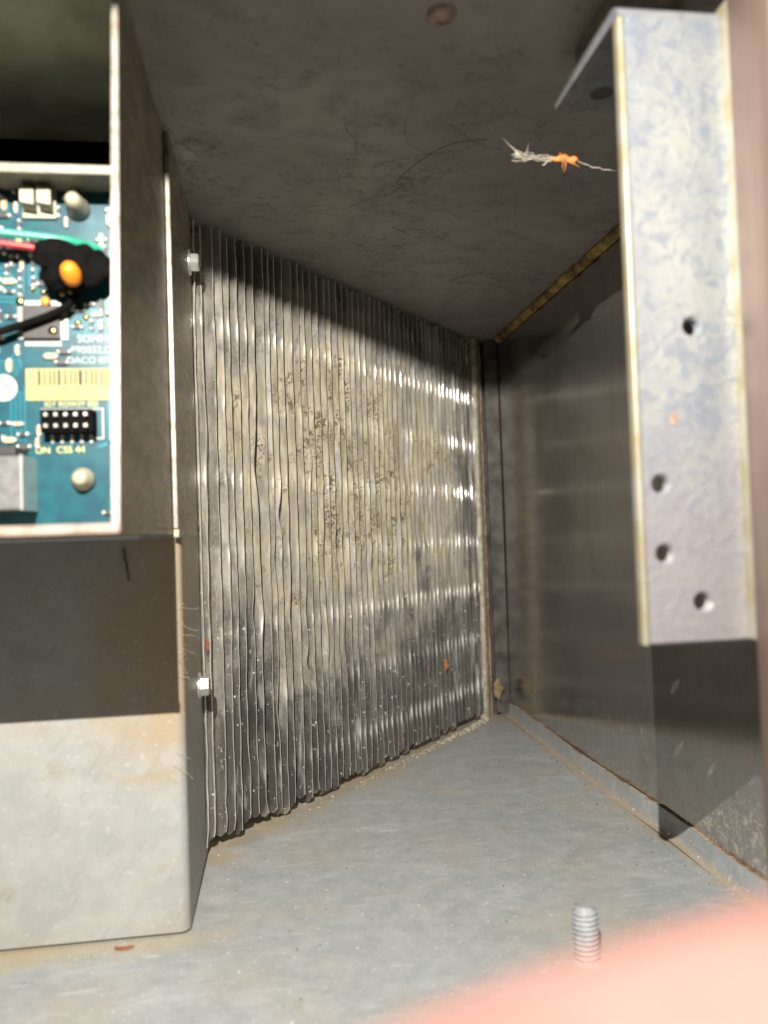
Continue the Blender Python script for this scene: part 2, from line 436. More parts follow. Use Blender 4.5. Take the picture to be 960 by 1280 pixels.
# ------------------------------------------------------------------ mesh helpers (mm)
class MB:
    """collects geometry in millimetres relative to a base point"""
    def __init__(self, base=(0, 0, 0)):
        self.bm = bmesh.new()
        self.base = Vector(base)
    def v(self, p):
        return self.bm.verts.new(Vector(p) - self.base)
    def face(self, vs, mi=0):
        try:
            f = self.bm.faces.new(vs)
            f.material_index = mi
            return f
        except ValueError:
            return None
    def box(self, x0, x1, y0, y1, z0, z1, bev=0.0, mi=0, seg=2):
        p = [(x0, y0, z0), (x1, y0, z0), (x1, y1, z0), (x0, y1, z0),
             (x0, y0, z1), (x1, y0, z1), (x1, y1, z1), (x0, y1, z1)]
        vv = [self.v(q) for q in p]
        fs = [self.face([vv[i] for i in q], mi) for q in
              ((3, 2, 1, 0), (4, 5, 6, 7), (0, 1, 5, 4), (1, 2, 6, 5), (2, 3, 7, 6), (3, 0, 4, 7))]
        if bev > 0:
            es = list({e for f in fs for e in f.edges})
            bmesh.ops.bevel(self.bm, geom=es, offset=bev, segments=seg, affect='EDGES', profile=0.5)
        return fs
    def tube(self, pts, r, n=8, cap=True, mi=0):
        pts = [Vector(p) for p in pts]
        rings = []
        for i, p in enumerate(pts):
            a = pts[max(i - 1, 0)]; b = pts[min(i + 1, len(pts) - 1)]
            d = (b - a).normalized()
            up = Vector((0, 0, 1)) if abs(d.z) < 0.9 else Vector((1, 0, 0))
            s = d.cross(up).normalized(); t = s.cross(d)
            rr = r[i] if isinstance(r, (list, tuple)) else r
            rings.append([self.v(p + (s * cos(2 * pi * k / n) + t * sin(2 * pi * k / n)) * rr) for k in range(n)])
        for a, b in zip(rings, rings[1:]):
            for k in range(n):
                self.face([a[k], a[(k + 1) % n], b[(k + 1) % n], b[k]], mi)
        if cap:
            self.face(rings[0][::-1], mi); self.face(rings[-1], mi)
    def lathe(self, c, axis, prof, n=20, mi=0):
        """prof: list of (radius, height along axis) from c"""
        c = Vector(c); d = Vector(axis).normalized()
        up = Vector((0, 0, 1)) if abs(d.z) < 0.9 else Vector((1, 0, 0))
        s = d.cross(up).normalized(); t = s.cross(d)
        rings = []
        for r, h in prof:
            if r <= 1e-6:
                rings.append([self.v(c + d * h)])
            else:
                rings.append([self.v(c + d * h + (s * cos(2 * pi * k / n) + t * sin(2 * pi * k / n)) * r) for k in range(n)])
        for a, b in zip(rings, rings[1:]):
            for k in range(n):
                k2 = (k + 1) % n
                q = []
                q += [a[0]] if len(a) == 1 else [a[k], a[k2]]
                q += [b[0]] if len(b) == 1 else [b[k2], b[k]]
                if len(q) > 2:
                    self.face(q, mi)
        if len(rings[0]) > 1:
            self.face(rings[0][::-1], mi)
        if len(rings[-1]) > 1:
            self.face(rings[-1], mi)
    def sheet(self, front, back, mi=0):
        """front/back: equal grids of points; closes them into a thin sheet"""
        A = [[self.v(p) for p in r] for r in front]; B = [[self.v(p) for p in r] for r in back]
        n, m = len(A), len(A[0])
        fs = []
        for i in range(n - 1):
            for j in range(m - 1):
                fs.append(self.face([A[i][j], A[i + 1][j], A[i + 1][j + 1], A[i][j + 1]], mi))
                fs.append(self.face([B[i][j], B[i][j + 1], B[i + 1][j + 1], B[i + 1][j]], mi))
        for i in range(n - 1):
            for j in (0, m - 1):
                fs.append(self.face([A[i][j], A[i + 1][j], B[i + 1][j], B[i][j]], mi))
        for j in range(m - 1):
            for i in (0, n - 1):
                fs.append(self.face([A[i][j], A[i][j + 1], B[i][j + 1], B[i][j]], mi))
        return fs
    def build(self, name, mats, parent=None, smooth=False, loc=None, auto=None):
        bm = self.bm
        bmesh.ops.recalc_face_normals(bm, faces=bm.faces)
        for v in bm.verts:
            v.co *= S
        me = bpy.data.meshes.new(name)
        bm.to_mesh(me); bm.free()
        mats = mats if isinstance(mats, (list, tuple)) else [mats]
        for mm in mats:
            me.materials.append(MAT[mm] if isinstance(mm, str) else mm)
        if smooth:
            for p in me.polygons:
                p.use_smooth = True
            if auto:
                me.set_sharp_from_angle(angle=radians(auto))
        o = bpy.data.objects.new(name, me)
        COL.objects.link(o)
        if parent is not None:
            o.parent = parent
        if loc is not None:
            o.location = loc
        elif parent is None:
            o.location = w(*self.base)
        return o

def tag(o, label, cat, group=None, kind=None):
    if label: o['label'] = label
    if cat: o['category'] = cat
    if group: o['group'] = group
    if kind: o['kind'] = kind
    return o
def struct(o):
    o['kind'] = 'structure'
    return o
def empty(name, x, y, z):
    e = bpy.data.objects.new(name, None)
    e.empty_display_size = 0.01
    e.location = w(x, y, z)
    COL.objects.link(e)
    return e
# parts are built in absolute millimetres about the thing's base
def part(mb_fn, name, mats, thing, base, **kw):
    mb = MB(base); mb_fn(mb)
    return mb.build(name, mats, thing, **kw)

O0 = (0, 0, FLOOR)          # world origin in mm

def bent_sheet(mb, prof, y0, y1, thick, mi=0, nseg=1, wob=None):
    """prof: polyline of (x,z); swept from y0 to y1; given thickness to the left-hand normal"""
    n = len(prof)
    off = []
    for i in range(n):
        a = Vector(prof[max(i - 1, 0)]); b = Vector(prof[min(i + 1, n - 1)])
        d = (b - a).normalized()
        off.append(Vector(prof[i]) + Vector((-d.y, d.x)) * thick)
    rows = []
    for k in range(nseg + 1):
        y = y0 + (y1 - y0) * k / nseg
        dx, dz = wob(y) if wob else (0, 0)
        rows.append(([mb.v((p[0] + dx, y, p[1] + dz)) for p in prof], [mb.v((p.x + dx, y, p.y + dz)) for p in off]))
    for (a, ao), (b, bo) in zip(rows, rows[1:]):
        for i in range(n - 1):
            mb.face([a[i], a[i + 1], b[i + 1], b[i]], mi)
            mb.face([ao[i], bo[i], bo[i + 1], ao[i + 1]], mi)
        mb.face([a[0], b[0], bo[0], ao[0]], mi)
        mb.face([a[-1], ao[-1], bo[-1], b[-1]], 1 if mi == 0 else mi)
    for a, ao in (rows[0], rows[-1]):
        for i in range(n - 1):
            mb.face([a[i], ao[i], ao[i + 1], a[i + 1]], mi)

# ================================================================== SETTING
def build_setting():
    # floor sheet with its turned-up edge
    mb = MB(O0)
    mb.box(-190, 116.4, 58, 432, -97.2, -96)
    fl = struct(mb.build('floor', 'floor'))
    mb = MB(O0)
    prof = [(116.4, -96.0), (117.2, -95.8), (117.9, -95.2), (118.3, -94.2), (118.6, -92.0), (118.8, -89.2)]
    def wob(y):
        return (0.35 * sin(y * 0.035) + 0.2 * sin(y * 0.11 + 1), 0.3 * sin(y * 0.05 + 2))
    bent_sheet(mb, prof, 58, 410, -1.0, 0, 40, wob)
    mb.build('flange', ['floor', 'rust'], fl, loc=(0, 0, 0))
    # far corner panel behind the coil end
    mb = MB(O0)
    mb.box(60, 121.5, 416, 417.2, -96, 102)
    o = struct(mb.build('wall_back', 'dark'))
    # right wall, brushed steel with a UV map for the grain direction
    mb = MB(O0)
    uvl = mb.bm.loops.layers.uv.new('UVMap')
    ny, nz = 24, 14
    def wx(y, z):
        return 120 + 0.35 * sin(y * 0.021 + z * 0.008) * sin(z * 0.019 + 1.0)
    gy = [70 + 346 * i / ny for i in range(ny + 1)]; gz = [-95.5 + 197.3 * j / nz for j in range(nz + 1)]
    for f in mb.sheet([[(wx(y, z), y, z) for z in gz] for y in gy], [[(wx(y, z) + 0.9, y, z) for z in gz] for y in gy]):
        for lp in f.loops:
            lp[uvl].uv = (lp.vert.co.y * 0.01, lp.vert.co.z * 0.01)
    struct(mb.build('wall_right', 'steel', smooth=True, auto=40))
    # return lip of the right wall in the far corner
    mb = MB(O0)
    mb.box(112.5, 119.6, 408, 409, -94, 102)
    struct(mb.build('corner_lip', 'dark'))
    # ceiling
    mb = MB(O0)
    mb.box(-190, 122, 19, 432, 102, 103.2)
    ce = struct(mb.build('ceiling', 'ceiling'))
    mb = MB((35.6, 150.6, 102))
    mb.lathe((35.6, 150.6, 102.1), (0, 0, -1), [(2.9, 0), (2.9, 0.5), (2.4, 1.2), (1.5, 1.5), (1.3, 1.0), (0.0, 0.9)], 24)
    r = mb.build('rivet', 'rivet', ce, smooth=True, auto=40, loc=w(35.6, 150.6, 102))
    r['label'] = 'round rusty rivet head in the ceiling sheet'
build_setting()

# ================================================================== COIL
CA = Vector((-23.0, 250.0)); CB = Vector((104.0, 403.0))
CD = (CB - CA); CLEN = CD.length; CD = CD / CLEN          # along the coil
CN = Vector((CD.y, -CD.x))                                # out of its face, toward the opening
def cp(s, depth, z):
    """s mm along the coil, depth mm behind its face"""
    p = CA + CD * s - CN * depth
    return Vector((p.x, p.y, z))

ROWS = [-78, -53.5, -29, -4.5, 20, 44.5, 69, 90]
def build_coil():
    base = (CA.x, CA.y, FLOOR)
    coil = empty('evaporator_coil', *base)
    tag(coil, 'finned aluminium coil set diagonally, its many thin fins dusty and partly bent', 'coil')
    NF = 50
    pitch = CLEN / (NF - 1.0)
    rr = random.Random(21)
    z0s = [-95.2 + (rr.uniform(0, 4.6) if i < 14 else rr.uniform(0, 2.6)) for i in range(NF)]
    wobA = [0.0] * 4
    prev = [0.0] * 6
    s_list = [0.4 + i * pitch + (rr.uniform(-0.9, 0.9) if i < 12 else rr.uniform(-0.45, 0.45)) for i in range(NF)]
    for i in range(NF):
        u = i / (NF - 1)
        ph = [rr.uniform(0, 2 * pi) for _ in range(5)]
        amp = (0.55 if i < 18 else 0.25)
        # bends are shared partly with the neighbour, as when something leaned on them
        cur = [0.78 * prev[k] + rr.gauss(0, 0.38) for k in range(6)]
        prev = cur
        kinks = []
        if 6 <= i <= 20:
            for _ in range(rr.choice((0, 1, 2, 3))):
                kinks.append((rr.uniform(-60, 30), rr.uniform(2.5, 10), rr.uniform(-1.5, 1.5)))
        if rr.random() < .3:
            kinks.append((rr.uniform(-85, 60), rr.uniform(2, 6), rr.uniform(-.9, .9)))
        if i < 6:
            kinks.append((rr.uniform(25, 66), 9, rr.uniform(-1.2, 1.2)))
        tipb = rr.uniform(-2.0, 2.0) if i < 14 else rr.uniform(-.8, .8)
        nz = 110
        def off(z):
            t = (z + 95) / 195.0
            x = t * 5
            k = min(4, int(max(0, x))); fr = x - k; fr = fr * fr * (3 - 2 * fr)
            o = amp * (cur[k] * (1 - fr) + cur[k + 1] * fr) * (1.0 if u < 0.4 else 0.55)
            for zr in ROWS:
                zz = zr + 2.2 * sin(0.5 * i + zr) * 0.15
                o += 0.10 * exp(-((z - zz) / 2.4) ** 2)
            for (kz, kw, ka) in kinks:
                o += ka * exp(-((z - kz) / kw) ** 2)
            if z < -88:
                o += tipb * ((-88 - z) / 6.0)
            o += 0.05 * sin(z * 0.35 + ph[0]) + 0.02 * sin(z * 1.1 + ph[1])
            return o
        camp = 0.44 + rr.uniform(-.12, .14)
        def collar(z, t):
            a = 0.0
            for k_, zr in enumerate(ROWS):
                a += camp * (1.0 if k_ % 2 == 0 else .65) * exp(-((z - zr) / 2.7) ** 2)
            a += 0.10 * sin(z * .11 + ph[4])
            return -1.15 * a * (1 - exp(-t / .5)) * exp(-t / 12)
        mb = MB(base)
        th = 0.34 if i > 1 else 0.55
        zt = 101.2 - rr.uniform(0, 2.2)
        depth = 24.0
        rows = []
        for k in range(nz + 1):
            z = z0s[i] + (zt - z0s[i]) * k / nz
            o = off(z)
            # crumple of the free edge fades with depth into the block
            fj = 0.10 * sin(z * 0.3 + ph[2]) + 0.04 * sin(z * 0.9 + ph[3])
            bot = 0.0
            fd = 0.0
            if k == 0:
                fd = 1.2
            cr = []
            for dd, fal in ((fd, 1.0), (0.35 if k else 1.5, 0.96), (.85 if k else 1.9, .92), (1.5 if k else 2.2, .88), (2.6, 0.78), (4.4, 0.6), (depth, 0.2)):
                dz = 0.0
                if k == 0:
                    dz = (0.9, 0.3, 0.1, 0.0, 0.1, 0.3, 0.0)[len(cr)]
                ofs = o * fal + collar(z, dd)
                p = cp(s_list[i] + ofs, dd + (fj if dd < 1 else 0), z + dz)
                q = cp(s_list[i] + ofs + th, dd + (fj if dd < 1 else 0), z + dz)
                cr.append((mb.v(p), mb.v(q)))
            rows.append(cr)
        for a, b in zip(rows, rows[1:]):
            for c in range(6):
                f = mb.face([a[c][0], a[c + 1][0], b[c + 1][0], b[c][0]])
            mb.face([a[0][0], b[0][0], b[0][1], a[0][1]], 1)
            for c in range(6):
                mb.face([a[c][1], b[c][1], b[c + 1][1], a[c + 1][1]])
        for c in range(6):
            mb.face([rows[0][c][0], rows[0][c][1], rows[0][c + 1][1], rows[0][c + 1][0]])
            mb.face([rows[-1][c][0], rows[-1][c + 1][0], rows[-1][c + 1][1], rows[-1][c][1]])
        o = mb.build('fin', ['fin', 'fin_edge'], coil, smooth=True, auto=35, loc=(0, 0, 0))
        # object coordinates in world metres for the dirt pattern
        me = o.data
        off_v = Vector((base[0] * S, base[1] * S, 0))
        for v in me.vertices:
            v.co += off_v
        o.location = -off_v
    # tubes running through the fins
    for zr in ROWS:
        mb = MB(base)
        mb.tube([cp(-2, 13, zr), cp(CLEN + 6, 13, zr)], 4.2, 14)
        mb.build('tube', 'copper', coil, smooth=True, auto=40, loc=(0, 0, 0))
    # end plate on the far side, its free edge rusted, and near side plate
    mb = MB(base)
    def slab(mb, s0, s1, d0, d1, z0, z1, mi=0):
        vv = [mb.v(cp(s, d, z)) for z in (z0, z1) for (s, d) in ((s0, d0), (s1, d0), (s1, d1), (s0, d1))]
        for q in ((3, 2, 1, 0), (4, 5, 6, 7), (0, 1, 5, 4), (1, 2, 6, 5), (2, 3, 7, 6), (3, 0, 4, 7)):
            mb.face([vv[i] for i in q], mi)
    slab(mb, CLEN + 2.0, CLEN + 4.4, -1.5, 24, -95.9, 101.5)
    ep = mb.build('end_plate', 'bright_al', coil, loc=(0, 0, 0))
    mb = MB(base)
    sA = CLEN * .853
    pts = [(-9, .3), (-6, 1.3), (4, 1.9), (14, 1.6), (20, 1.2), (24, .3)]
    mb.sheet([[cp(sA, -.7, z), cp(sA + wd, -1.0, z)] for z, wd in pts], [[cp(sA, -.5, z), cp(sA + wd, -.8, z)] for z, wd in pts])
    mb.build('bent_tab', 'bright_al', coil, loc=(0, 0, 0))
    mb = MB(base)
    slab(mb, CLEN + 4.5, CLEN + 9.0, -0.6, 0.3, -95.9, 101.5)
    pl = mb.build('mounting_flange', 'galv', coil, loc=(0, 0, 0))
    pl['label'] = 'narrow sheet flange with a rusty edge at the far end of the coil'
    mb = MB(base)
    slab(mb, CLEN + 9.02, CLEN + 9.7, -0.9, 0.5, -95.9, 101.5)
    mb.build('flange_edge', 'rust', pl, loc=(0, 0, 0))
    mb = MB(base)
    slab(mb, -1.7, -0.9, -0.4, 24, -95.5, 101.2)
    ep = mb.build('side_plate', 'fin', coil, loc=(0, 0, 0))
    for v in ep.data.vertices:
        v.co += Vector((base[0] * S, base[1] * S, 0))
    ep.location = Vector((-base[0] * S, -base[1] * S, 0))
build_coil()

# ================================================================== CONTROL BOX (left)
def build_control_box():
    base = (-60, 204, FLOOR)
    cb = empty('control_box', *base)
    tag(cb, 'grey sheet metal control box with a protruding tray, left of the coil', 'control box')
    # lower cover: front face, rounded vertical bend, side
    mb = MB(base)
    R = 2.6
    prof = [(-185, 204.0), (-23 - R, 204.0)]
    for k in range(1, 9):
        a = pi / 2 * k / 8
        prof.append((-23 - R + R * sin(a), 204.0 + R - R * cos(a)))
    prof.append((-23.0, 262.0))
    inner = [(-185, 205.1), (-23 - R, 205.1)]
    for k in range(1, 9):
        a = pi / 2 * k / 8
        inner.append((-23 - R + (R - 1.1) * sin(a), 204.0 + R - (R - 1.1) * cos(a)))
    inner.append((-24.1, 262.0))
    gz = [-95.2 + 96.4 * k / 8 for k in range(9)]
    mb.sheet([[(p[0], p[1], z) for z in gz] for p in prof], [[(p[0], p[1], z) for z in gz] for p in inner])
    lc = mb.build('lower_cover', 'cover', cb, smooth=True, auto=35, loc=(0, 0, 0))
    off_v = Vector((base[0] * S, base[1] * S, 0))
    for v in lc.data.vertices: v.co += off_v
    lc.location = -off_v
    # upper side panel beside the coil, its cut front edge bright
    def p_side(mb):
        mb.box(-24.2, -23.0, 201.2, 262, 1.3, 101.9)
    part(p_side, 'side_panel', 'galv', cb, base, loc=(0, 0, 0))
    def p_edge(mb):
        mb.box(-24.2, -23.0, 200.4, 201.15, 3.4, 101.9, 0.2)
    o = part(p_edge, 'side_panel_edge', 'edge', cb, base, loc=(0, 0, 0))
    # tray
    def p_tray(mb):
        mb.box(-26.2, -24.5, 133.6, 203.2, 3.4, 92.5, 0)
        # upper part of the tray wall runs up under the ceiling, its front corner rounded
    mb = MB(base)
    prof = [(133.4, 3.3), (203.3, 3.3), (203.3, 101.8), (146.5, 101.8), (143.2, 101.0), (140.8, 98.6), (139.6, 95.0), (133.4, 3.4)]
    # front edge leans back a little toward the top
    prof = [(133.4, 3.3), (203.3, 3.3), (203.3, 101.8), (149.0, 101.8), (146.4, 101.2), (144.6, 99.6), (143.6, 97.0)]
    a = [mb.v((-25.4, y, z)) for y, z in prof]; b = [mb.v((-24.4, y, z)) for y, z in prof]
    mb.face(a[::-1]); mb.face(b)
    for i in range(len(prof)):
        j = (i + 1) % len(prof)
        mb.face([a[i], a[j], b[j], b[i]])
    tw = mb.build('tray_wall', 'galv', cb, loc=(0, 0, 0))
    mb = MB(base)
    ea = [(132.2, 1.9), (132.25, 3.3), (142.3, 96.9), (143.5, 100.0), (145.8, 102.0)]
    rows = []
    for i, (y, z) in enumerate(ea):
        rows.append([mb.v((-25.45, y, z)), mb.v((-24.35, y, z)), mb.v((-24.35, y + 1.15, z - 0.1)), mb.v((-25.45, y + 1.15, z - 0.1))])
    for p, q in zip(rows, rows[1:]):
        for k in range(4):
            mb.face([p[k], p[(k + 1) % 4], q[(k + 1) % 4], q[k]])
    mb.face(rows[0]); mb.face(rows[-1])
    mb.build('wall_edge', 'edge', tw, loc=(0, 0, 0))
    def p_ledge(mb):
        mb.box(-185, -24.5, 133.4, 203.5, 2.0, 3.25)
    lg = part(p_ledge, 'tray_floor', 'galv', cb, base, loc=(0, 0, 0))
    def p_ledge_e(mb):
        mb.box(-185, -24.2, 131.9, 133.35, 1.85, 3.4, 0.3)
    part(p_ledge_e, 'floor_edge', 'lip_b', lg, base, loc=(0, 0, 0))
    def p_lip(mb):
        mb.box(-185, -25.6, 164, 165.4, 74.2, 76.1, 0.3)
        mb.box(-185, -25.6, 165.5, 176, 75.2, 76.1)
    part(p_lip, 'tray_top_lip', 'lip', cb, base, loc=(0, 0, 0))
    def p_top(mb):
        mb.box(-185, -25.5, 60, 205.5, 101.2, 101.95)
    part(p_top, 'bounce_panel', 'bounce_panel', cb, base, loc=(0, 0, 0))  # added panel, its pale green standing for light bounced off the board
    def p_back(mb):
        mb.box(-185, -26.4, 206, 207, 3.5, 101.9)
    part(p_back, 'back_panel', 'black', cb, base, loc=(0, 0, 0))  # black colour stands for the shade above and behind the tray lip
    # two hexagon-flanged screws holding the coil to the side
    def screw(y, z, ang):
        mb = MB(base)
        c = (-23.0, y, z)
        mb.lathe(c, (1, 0, 0), [(3.9, 0.02), (3.9, 0.5), (3.4, 0.8)], 24)
        hexp = []
        mb2 = mb
        n = 6
        for h0, h1, r0, r1 in ((0.7, 2.9, 2.9, 2.9), (2.9, 3.3, 2.9, 2.3)):
            a = [mb.v((c[0] + h0, c[1] + r0 * cos(ang + 2 * pi * k / n), c[2] + r0 * sin(ang + 2 * pi * k / n))) for k in range(n)]
            b = [mb.v((c[0] + h1, c[1] + r1 * cos(ang + 2 * pi * k / n), c[2] + r1 * sin(ang + 2 * pi * k / n))) for k in range(n)]
            for k in range(n):
                mb.face([a[k], a[(k + 1) % n], b[(k + 1) % n], b[k]])
            if h1 > 3:
                mb.face(b)
        s = mb.build('hex_screw', 'screw', cb, loc=(0, 0, 0))
        mb = MB(base)
        mb.box(c[0] + 3.0, c[0] + 3.45, c[1] - 0.35, c[1] + 0.35, c[2] - 2.0, c[2] + 2.0)
        mb.build('slot', 'black', s, loc=(0, 0, 0))
    screw(243.5, 84.0, 0.3)
    screw(240.0, -42.0, 0.1)
build_control_box()

# ================================================================== CIRCUIT BOARD
PY = 175.0
def text_mesh(txt, size, x, y, z, mat, parent, base, name='lettering', wx=1.0):
    cu = bpy.data.curves.new(name, 'FONT')
    cu.body = txt
    cu.size = size * S
    cu.extrude = 0.00004
    tmp = bpy.data.objects.new('tmp_text', cu)
    COL.objects.link(tmp)
    dg = bpy.context.evaluated_depsgraph_get()
    dg.update()
    me = bpy.data.meshes.new_from_object(tmp.evaluated_get(dg))
    bpy.data.objects.remove(tmp, do_unlink=True)
    bpy.data.curves.remove(cu)
    me.name = name
    me.materials.clear(); me.materials.append(MAT[mat])
    b = Vector(base)
    for v in me.vertices:
        cx, cy, cz = v.co
        v.co = Vector(((x - b.x) * S + cx * wx, (y - b.y) * S - cz, (z - b.z) * S + cy))
    o = bpy.data.objects.new(name, me)
    COL.objects.link(o); o.parent = parent
    return o

def build_board():
    base = (-60, PY, 3.5)
    pcb = empty('circuit_board', *base)
    tag(pcb, 'blue-green circuit board crowded with chips and solder joints in the tray', 'circuit board')
    K = dict(loc=(0, 0, 0))
    P = lambda fn, name, mats, parent=pcb, **kw: part(fn, name, mats, parent, base, loc=(0, 0, 0), **kw)
    P(lambda m: m.box(-140, -25.9, PY, PY + 1.6, 4.2, 78.6), 'board', 'board')
    rr = random.Random(5)
    # copper traces under the mask, joined (too fine to pick apart)
    def traces(mb):
        y0, y1 = PY - 0.06, PY + 0.01
        def seg(pts, wd):
            for (xa, za), (xb, zb) in zip(pts, pts[1:]):
                d = Vector((xb - xa, zb - za)); L = d.length
                if L < 1e-6: continue
                d /= L; nn = Vector((-d.y, d.x)) * wd / 2
                e = d * wd * 0.3
                q = [(xa - e.x + nn.x, za - e.y + nn.y), (xa - e.x - nn.x, za - e.y - nn.y), (xb + e.x - nn.x, zb + e.y - nn.y), (xb + e.x + nn.x, zb + e.y + nn.y)]
                f = [mb.v((px, y0, pz)) for px, pz in q]
                mb.face(f)
        for k in range(7):
            x = -39.6 + k * 0.95
            seg([(x - 3.2, 45.2 - k * .3), (x, 48.5), (x, 54 + k * 0.6), (x + 2.2, 57 + k)], 0.42)
        for k in range(6):
            x = -50.5 + k * 1.25
            seg([(x, 53.5), (x, 60 - k * 0.4), (x - 1.5, 62 - k * 0.4)], 0.40)
        for k in range(8):
            z = 58.5 - k * 1.0
            seg([(-62, z), (-54.2 + 0.4 * k, z), (-52.2 + 0.4 * k, z - 2)], 0.35)
        for k in range(5):
            z = 41.0 - k * 0.8
            seg([(-62, z - 2), (-54 + k * .3, z - 2), (-52.5 + k * .3, z - 0.5), (-52.5 + k * .3, z + 1.4)], 0.3)
        seg([(-33.6, 21.6), (-33.6, 30.2)], 1.0); seg([(-36, 20.8), (-33.6, 21.6)], 0.8)
        for k in range(4):
            x = -53.4 + k * 0.9
            seg([(x, 22), (x, 31 + k), (x + 1.2, 32.5 + k)], 0.3)
        seg([(-29, 6), (-29, 76)], 0.5)
    o = P(traces, 'traces', 'trace'); o['kind'] = 'stuff'
    # quad flat chip
    icx0, icx1, icz0, icz1 = -50.4, -43.0, 43.4, 50.4
    ic = P(lambda m: m.box(icx0, icx1, PY - 1.6, PY - 0.15, icz0, icz1, 0.15), 'chip', 'chip')
    ic['label'] = 'square black chip with leads on four sides'
    for k in range(11):
        t = (k + 0.5) / 11
        x = icx0 + (icx1 - icx0) * t; z = icz0 + (icz1 - icz0) * t
        for (a, b, c, d) in ((x - .18, x + .18, icz1, icz1 + 1.3), (x - .18, x + .18, icz0 - 1.3, icz0),
                             (icx0 - 1.3, icx0, z - .18, z + .18), (icx1, icx1 + 1.3, z - .18, z + .18)):
            P(lambda m: (m.box(a, b, PY - 0.45, PY - 0.02, c, d)), 'lead', 'solder', ic)
    for (x, z) in ((-51.2, 51.6), (-44.4, 45.0), (-45.8, 51.2)):
        P(lambda m: m.lathe((x, PY - (1.6 if x > -50 else 0.1), z), (0, -1, 0), [(1.0, 0), (0.8, .3), (0, .45)], 12), 'paint_dot', 'orange' if x > -46 and z > 50 else 'gold', smooth=True)
    # white two-way connector
    cn = P(lambda m: (m.box(-50.2, -43.4, PY - 1.0, PY - 0.02, 69.0, 75.8, .2)), 'plug_socket', 'cream')
    for k in range(2):
        x = -49.8 + k * 3.3
        def wedge(m):
            q = [(x, PY - 1.0, 70.5), (x + 2.7, PY - 1.0, 70.0), (x + 2.7, PY - 1.0, 75.0), (x, PY - 1.0, 75.4)]
            f = [m.v(p) for p in q]; g = [m.v((p[0] + .3, PY - 5.0, p[2] - (1.2 if i > 1 else -.3))) for i, p in enumerate(q)]
            m.face(g)
            for i in range(4): m.face([f[i], f[(i + 1) % 4], g[(i + 1) % 4], g[i]])
        P(wedge, 'latch', 'cream', cn)
    # nylon stand-offs
    for (x, z, h) in ((-39.0, 71.3, 6.5), (-39.2, 13.9, 4.5)):
        P(lambda m: m.lathe((x, PY - 0.02, z), (0, -1, 0), [(2.0, 0), (2.4, .4), (2.4, 1.2), (1.7, h - 2), (1.5, h - .7), (0.9, h), (0, h)], 18), 'standoff', 'cream', smooth=True, auto=50)
    # ten-way header
    hd = P(lambda m: (m.box(-46.6, -36.2, PY - 4.2, PY - 0.1, 23.4, 28.2, .2)), 'pin_header', 'black')
    for k in range(5):
        for r in range(2):
            x = -45.2 + k * 1.95; z = 24.6 + r * 2.3
            P(lambda m: m.box(x - .32, x + .32, PY - 5.6, PY - 4.21, z - .32, z + .32), 'pin', 'solder', hd)
        P(lambda m: m.box(x - .28, x + .28, PY - .5, PY - .02, 21.6, 23.39), 'pin', 'solder', hd)
    def outline(m):
        for a in ((-47.6, -35.2, 28.7, 29.0), (-35.2, -34.9, 22.4, 29.0), (-37.2, -35.2, 22.4, 22.7), (-47.6, -47.3, 26.5, 28.7)):
            m.box(a[0], a[1], PY - 0.05, PY - 0.01, a[2], a[3])
    P(outline, 'silkscreen_frame', 'silk')
    # lettering
    text_mesh('SOMM', 2.2, -39.9, PY - .03, 43.0, 'silk', pcb, base, wx=1.0)
    text_mesh('F90032,C', 2.1, -41.2, PY - .03, 40.7, 'silk', pcb, base)
    text_mesh('DACO 070A', 2.0, -42.1, PY - .03, 38.5, 'silk', pcb, base)
    text_mesh('IGY KOW3Y 002', 1.5, -46.8, PY - .03, 29.4, 'silk_y', pcb, base)
    text_mesh('ON', 1.9, -48.8, PY - .03, 19.6, 'silk_y', pcb, base)
    text_mesh('CSS 44', 2.0, -44.6, PY - .03, 19.6, 'silk_y', pcb, base)
    # bar-code label
    lb = P(lambda m: m.box(-50.4, -31.0, PY - 0.16, PY - 0.03, 30.7, 37.4, 0.05), 'label', 'label')
    lb['label'] = 'yellow sticker with a bar code and serial number'
    x = -48.0
    while x < -33.2:
        wd = rr.choice((.35, .4, .6, .8))
        P(lambda m: m.box(x, x + wd, PY - 0.20, PY - 0.165, 33.8, 37.1), 'bar', 'ink', lb)
        x += wd + rr.choice((.45, .5, .6, .75))
    text_mesh('0305871', 2.1, -45.0, PY - .165, 31.4, 'ink_y', lb, base, wx=1.05)
    P(lambda m: m.lathe((-54.9, PY - .03, 33.4), (0, -1, 0), [(2.8, 0), (2.8, .05)], 28), 'logo_disc', 'silk')
    def eye(m):
        for dx, dz, r in ((-.9, .5, .35), (.9, .5, .35)):
            m.lathe((-54.9 + dx, PY - .085, 33.4 + dz), (0, -1, 0), [(r, 0), (r, .02)], 10)
        m.box(-55.9, -53.9, PY - .1, PY - .085, 32.3, 32.6)
    P(eye, 'logo_mark', 'trace')
    # grey power jack
    jk = P(lambda m: m.box(-62, -49.0, PY - 10, PY - .02, 7.4, 18.2, .4), 'power_jack', 'grey_box')
    P(lambda m: m.box(-62, -50.2, PY - 8.5, PY - .6, 18.25, 20.3, .3), 'jack_lid', 'chip', jk)
    P(lambda m: m.box(-54.5, -54.0, PY - 10.25, PY - 10.02, 7.6, 18.0), 'seam', 'solder', jk)
    P(lambda m: m.box(-48.98, -48.5, PY - 10.1, PY - .1, 7.4, 18.3), 'side_plate', 'solder', jk)
    # surface-mount parts
    boxes = [(-52.5, -33.0, 38.0, 43.0)]
